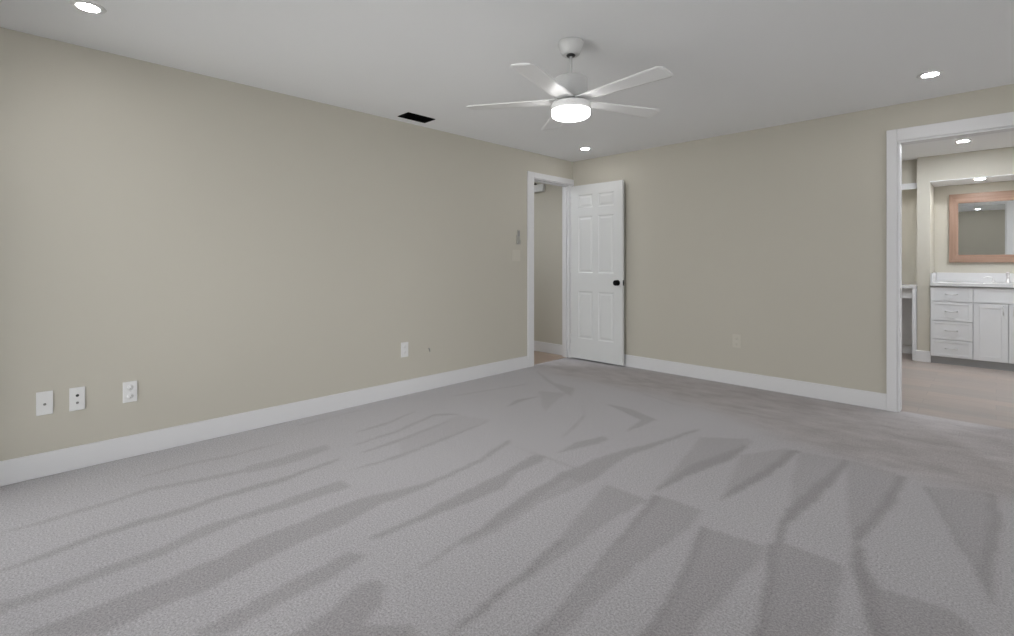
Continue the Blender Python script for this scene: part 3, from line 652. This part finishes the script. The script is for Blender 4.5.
p = plate_base('cable_plate', 'white wall plate with one grey jack, leftmost in the row of three', 'wall plate', (LX, 0.131, 0.405), 0, 0.069, 0.130, M['plate'])
jack(p, -0.006, 0.0042, M['grey']); screws(p, (-0.050, 0.050), M['plate'])
p = plate_base('cable_plate', 'white wall plate with a black jack above a grey one, middle of three', 'wall plate', (LX, 0.268, 0.402), 0, 0.069, 0.132, M['plate'])
jack(p, 0.020, 0.0050, M['black'])['label'] = 'black jack'
jack(p, -0.022, 0.0043, M['grey'])['label'] = 'grey jack'
screws(p, (-0.052, 0.052), M['plate'])
p = plate_base('wall_outlet', 'white duplex outlet, right-hand one of the three plates on the left wall', 'outlet', (LX, 0.511, 0.397), 0, 0.071, 0.126, M['plate'])
duplex(p, M['plate'], M['pale'])
p = plate_base('wall_outlet', 'white duplex outlet on the left wall, alone midway to the hallway doorway', 'outlet', (LX, 2.476, 0.405), 0, 0.076, 0.132, M['plate'])
duplex(p, M['plate'], M['pale'])
p = plate_base('wall_outlet', 'beige duplex outlet low on the far wall right of the open door', 'outlet', (-1.780, BY, 0.423), -math.pi / 2, 0.078, 0.128, M['tanplate'])
duplex(p, M['tanplate'], M['pale'])
c = thing('cable_stub', 'tiny grey cable stub poking from the left wall beyond the lone white outlet', 'cable stub', (LX, 2.738, 0.380))
MB().lathe([(0.010, 0.0), (0.010, 0.003), (0.0, 0.003)], axis='X', n=20).build('grommet', M['tanplate'], c)
MB().tube([(0.001, 0, 0.004), (0.012, 0, 0.002), (0.02, 0.0, -0.010), (0.018, 0.002, -0.026)], 0.0045).build('cable_end', M['grey'], c)

# light switch and fan remote by the hall doorway
s = plate_base('light_switch', 'beige double light switch plate left of the hallway doorway', 'light switch', (LX, 3.915, 1.258), 0, 0.130, 0.125, M['tanplate'])
for y in (-0.024, 0.024):
    r = MB().box((0.005, y - 0.0165, -0.034), (0.0085, y + 0.0165, 0.034), 0.001).build('rocker', M['tanplate'], s)
    screws(s, (), M['tanplate'])
r = thing('fan_remote', 'slim grey fan remote in its wall cradle above the light switch', 'remote control', (LX, 3.945, 1.455))
MB().box((0, -0.022, -0.070), (0.006, 0.022, 0.03), 0.002).box((0.006, -0.024, -0.072), (0.020, -0.019, -0.025), 0.001).box((0.006, 0.019, -0.072), (0.020, 0.024, -0.025), 0.001) \
    .box((0.006, -0.024, -0.074), (0.022, 0.024, -0.066), 0.001).build('cradle', M['pale'], r)
rb = MB().box((0.0065, -0.018, -0.064), (0.018, 0.018, 0.085), 0.004).build('handset', M['pale'], r)
MB().box((0.0178, -0.012, 0.015), (0.0186, 0.012, 0.072), 0.0003).build('button_pad', M['grey'], rb)

# white box high on the hallway wall
bx = thing('wall_box', 'small white box high on the hallway wall inside the narrow doorway', 'wall box', (-4.33, BY, 2.162))
MB().box((-0.125, -0.045, -0.048), (0.125, 0, 0.048), 0.004).build('cover', M['plate'], bx)
MB().box((-0.090, -0.044, 0.0475), (-0.010, -0.012, 0.068), 0.002).build('bracket', M['black'], bx)

# ------------------------------------------------------------------ bathroom vanity
VX0, VX1, VF, VB = -0.551, 0.74, 7.62, BATH_BACK
van = thing('bathroom_vanity', 'long white bathroom vanity cabinet under the wood-framed mirror', 'vanity', (VX0, VF, 0))
def vloc(b, name, mat, parent=van):
    o = b.build(name, mat, parent)
    o.location = -van.location if parent is van else (0, 0, 0)
    return o
vloc(MB().box((VX0, VF + 0.021, 0.084), (VX1, VB - 0.002, 0.900)), 'carcass', M['cab'])
vloc(MB().box((VX0 + 0.002, VF + 0.040, 0), (VX1 - 0.002, VF + 0.060, 0.083)), 'toe_kick', M['toe'])
def front(x0, x1, z0, z1, name, rail=0.045):
    """shaker front: raised border around a sunk flat panel"""
    y0, y1 = VF, VF + 0.020
    b = MB()
    b.box((x0, y0, z0), (x0 + rail, y1, z1), 0.0012, 1).box((x1 - rail, y0, z0), (x1, y1, z1), 0.0012, 1)
    b.box((x0 + rail, y0, z0), (x1 - rail, y1, z0 + rail), 0.0012, 1).box((x0 + rail, y0, z1 - rail), (x1 - rail, y1, z1), 0.0012, 1)
    b.box((x0 + rail - 0.002, y0 + 0.0045, z0 + rail - 0.002), (x1 - rail + 0.002, y1, z1 - rail + 0.002))
    return vloc(b, name, M['cab'])
def pull(parent, x, z, vertical=False, half=0.05):
    if vertical: pts = [(x, VF, z - half), (x, VF - 0.022, z - half + 0.006), (x, VF - 0.028, z), (x, VF - 0.022, z + half - 0.006), (x, VF, z + half)]
    else: pts = [(x - half, VF, z), (x - half + 0.006, VF - 0.022, z), (x, VF - 0.028, z - 0.004), (x + half - 0.006, VF - 0.022, z), (x + half, VF, z)]
    o = MB().tube(pts, [0.006, 0.0045, 0.005, 0.0045, 0.006], 10).build('pull', M['chrome'], parent)
    return o
dz = [(0.090, 0.283), (0.291, 0.501), (0.509, 0.724), (0.732, 0.896)]
for x0, x1 in ((VX0 + 0.006, -0.187), (0.379, VX1 - 0.006)):
    for z0, z1 in dz:
        f = front(x0, x1, z0, z1, 'drawer', 0.032)
        pull(f, (x0 + x1) / 2, (z0 + z1) / 2)
front(-0.181, 0.373, 0.732, 0.896, 'false_front', 0.032)
f = front(-0.181, 0.093, 0.090, 0.724, 'door', 0.050); pull(f, 0.055, 0.655, True, 0.045)
f = front(0.099, 0.373, 0.090, 0.724, 'door', 0.050); pull(f, 0.137, 0.655, True, 0.045)

ct = thing('vanity_countertop', 'white stone countertop on the bathroom vanity', 'countertop', (VX0, VF, 0.91))
cl = -ct.location
SX = 0.096
def slab():
    b = MB()
    y0, y1 = VF - 0.018, VB - 0.002
    hx, hy0, hy1 = 0.20, 7.73, 8.02
    for a, c in (((VX0, y0, 0.910), (SX - hx, y1, 0.945)), ((SX + hx, y0, 0.910), (VX1, y1, 0.945)), ((SX - hx, y0, 0.910), (SX + hx, hy0, 0.945)), ((SX - hx, hy1, 0.910), (SX + hx, y1, 0.945))):
        b.box(a, c)
    return b
o = slab().build('slab', M['quartz'], ct); o.location = cl
bs = thing('backsplash', 'low white stone backsplash along the wall below the mirror', 'backsplash', (VX0, VB, 0.945))
o = MB().box((VX0 + 0.02, VB - 0.022, 0.9455), (VX1 - 0.02, VB - 0.002, 1.055), 0.002).build('back_slab', M['quartz'], bs); o.location = -bs.location
o = MB().box((VX0, VF + 0.01, 0.9455), (VX0 + 0.019, VB - 0.002, 1.055), 0.002).build('side_slab', M['quartz'], bs); o.location = -bs.location
o = MB().box((VX0 + 0.01, VF + 0.004, 0.9005), (VX1 - 0.01, VB - 0.01, 0.910)).build('shade_strip', M['toe'], ct); o.location = cl  # grey strip stands in for the shadow gap under the slab
sk = bmesh.new()
m_ = MB()
hx, hy0, hy1 = 0.20, 7.73, 8.02
for a, c in (((SX - hx, hy0, 0.9102), (SX - hx + 0.008, hy1, 0.943)), ((SX + hx - 0.008, hy0, 0.9102), (SX + hx, hy1, 0.943)), ((SX - hx, hy0, 0.9102), (SX + hx, hy0 + 0.008, 0.943)), ((SX - hx, hy1 - 0.008, 0.9102), (SX + hx, hy1, 0.943)), ((SX - hx, hy0, 0.9102), (SX + hx, hy1, 0.9150))):
    m_.box(a, c)
sk.free()
o = m_.build('basin', M['plate'], ct); o.location = cl

fa = thing('faucet', 'chrome faucet with spout and curved levers on the white vanity countertop', 'faucet', (SX, 8.09, 0.945))
MB().lathe([(0.026, 0), (0.026, 0.006), (0.014, 0.012), (0.012, 0.085), (0.016, 0.095), (0.017, 0.118), (0.010, 0.126), (0, 0.127)], n=28).build('spout_body', M['chrome'], fa)
MB().tube([(0, 0, 0.075), (0, -0.04, 0.092), (0, -0.085, 0.088), (0, -0.11, 0.065)], [0.010, 0.010, 0.009, 0.008]).build('spout', M['chrome'], fa)
for s_ in (-1, 1):
    x = s_ * 0.115
    h = MB().lathe([(0.024, 0), (0.024, 0.006), (0.013, 0.012), (0.012, 0.035), (0.0, 0.038)], (x, 0, 0), n=24).build('handle', M['chrome'], fa)
    MB().tube([(x, 0, 0.034), (x + s_ * 0.02, -0.005, 0.060), (x + s_ * 0.055, -0.01, 0.066), (x + s_ * 0.085, -0.012, 0.052)], [0.008, 0.008, 0.007, 0.006]).build('lever', M['chrome'], h)

mi = thing('wall_mirror', 'large mirror in a reddish brown wood frame above the vanity', 'mirror', (0.095, BATH_BACK, 1.6))
x0, x1, z0, z1, fw, fd = -0.509, 0.509, -0.42, 0.418, 0.085, 0.035
def bar(pts, name, mat):
    bm = bmesh.new()
    f0 = [bm.verts.new((x, -fd, z)) for x, z in pts]; f1 = [bm.verts.new((x, -0.001, z)) for x, z in pts]
    bm.faces.new(f0); bm.faces.new(f1)
    for j in range(4): bm.faces.new((f0[j], f0[(j + 1) % 4], f1[(j + 1) % 4], f1[j]))
    es = [e for e in bm.edges if all(abs(v_.co.y + fd) < 1e-6 for v_ in e.verts)]
    bmesh.ops.bevel(bm, geom=es, offset=0.006, segments=2, affect='EDGES')
    m = MB(); m.bm.free(); m.bm = bm
    return m.build(name, mat, mi)
i0, i1, j0, j1 = x0 + fw, x1 - fw, z0 + fw + 0.008, z1 - fw - 0.030
bar([(x0, z0), (x1, z0), (i1, j0), (i0, j0)], 'frame_rail', M['frame_h']); bar([(x0, z1), (x1, z1), (i1, j1), (i0, j1)], 'frame_rail', M['frame_h'])
bar([(x0, z0), (x0, z1), (i0, j1), (i0, j0)], 'frame_stile', M['frame_v']); bar([(x1, z0), (x1, z1), (i1, j1), (i1, j0)], 'frame_stile', M['frame_v'])
MB().box((i0 - 0.006, -0.016, j0 - 0.006), (i1 + 0.006, -0.012, j1 + 0.006)).build('mirror_glass', M['mirror'], mi)

# white counter with open knee space left of the pier
cb = thing('makeup_counter', 'white counter with open knee space in the alcove left of the bathroom pier', 'counter', (-1.4, 7.66, 0))
cc = -cb.location
CX0, CX1 = -2.08, -0.676
def cl_(b, name, mat):
    o = b.build(name, mat, cb); o.location = cc; return o
cl_(MB().box((CX0, 7.645, 0.868), (CX1, BATH_BACK - 0.004, 0.900), 0.003), 'countertop', M['quartz'])
cl_(MB().box((CX1 - 0.042, 7.655, 0), (CX1 - 0.001, BATH_BACK - 0.02, 0.868), 0.002), 'end_panel', M['cab'])
cl_(MB().box((CX0, 7.655, 0), (CX0 + 0.04, BATH_BACK - 0.02, 0.868), 0.002), 'end_panel', M['cab'])
cl_(MB().box((CX0 + 0.04, 7.70, 0.745), (CX1 - 0.042, 7.72, 0.868), 0.002), 'apron', M['cab'])
cl_(MB().box((CX0 + 0.04, BATH_BACK - 0.035, 0.115), (CX1 - 0.042, BATH_BACK - 0.022, 0.868), 0.002), 'back_panel', M['cab'])
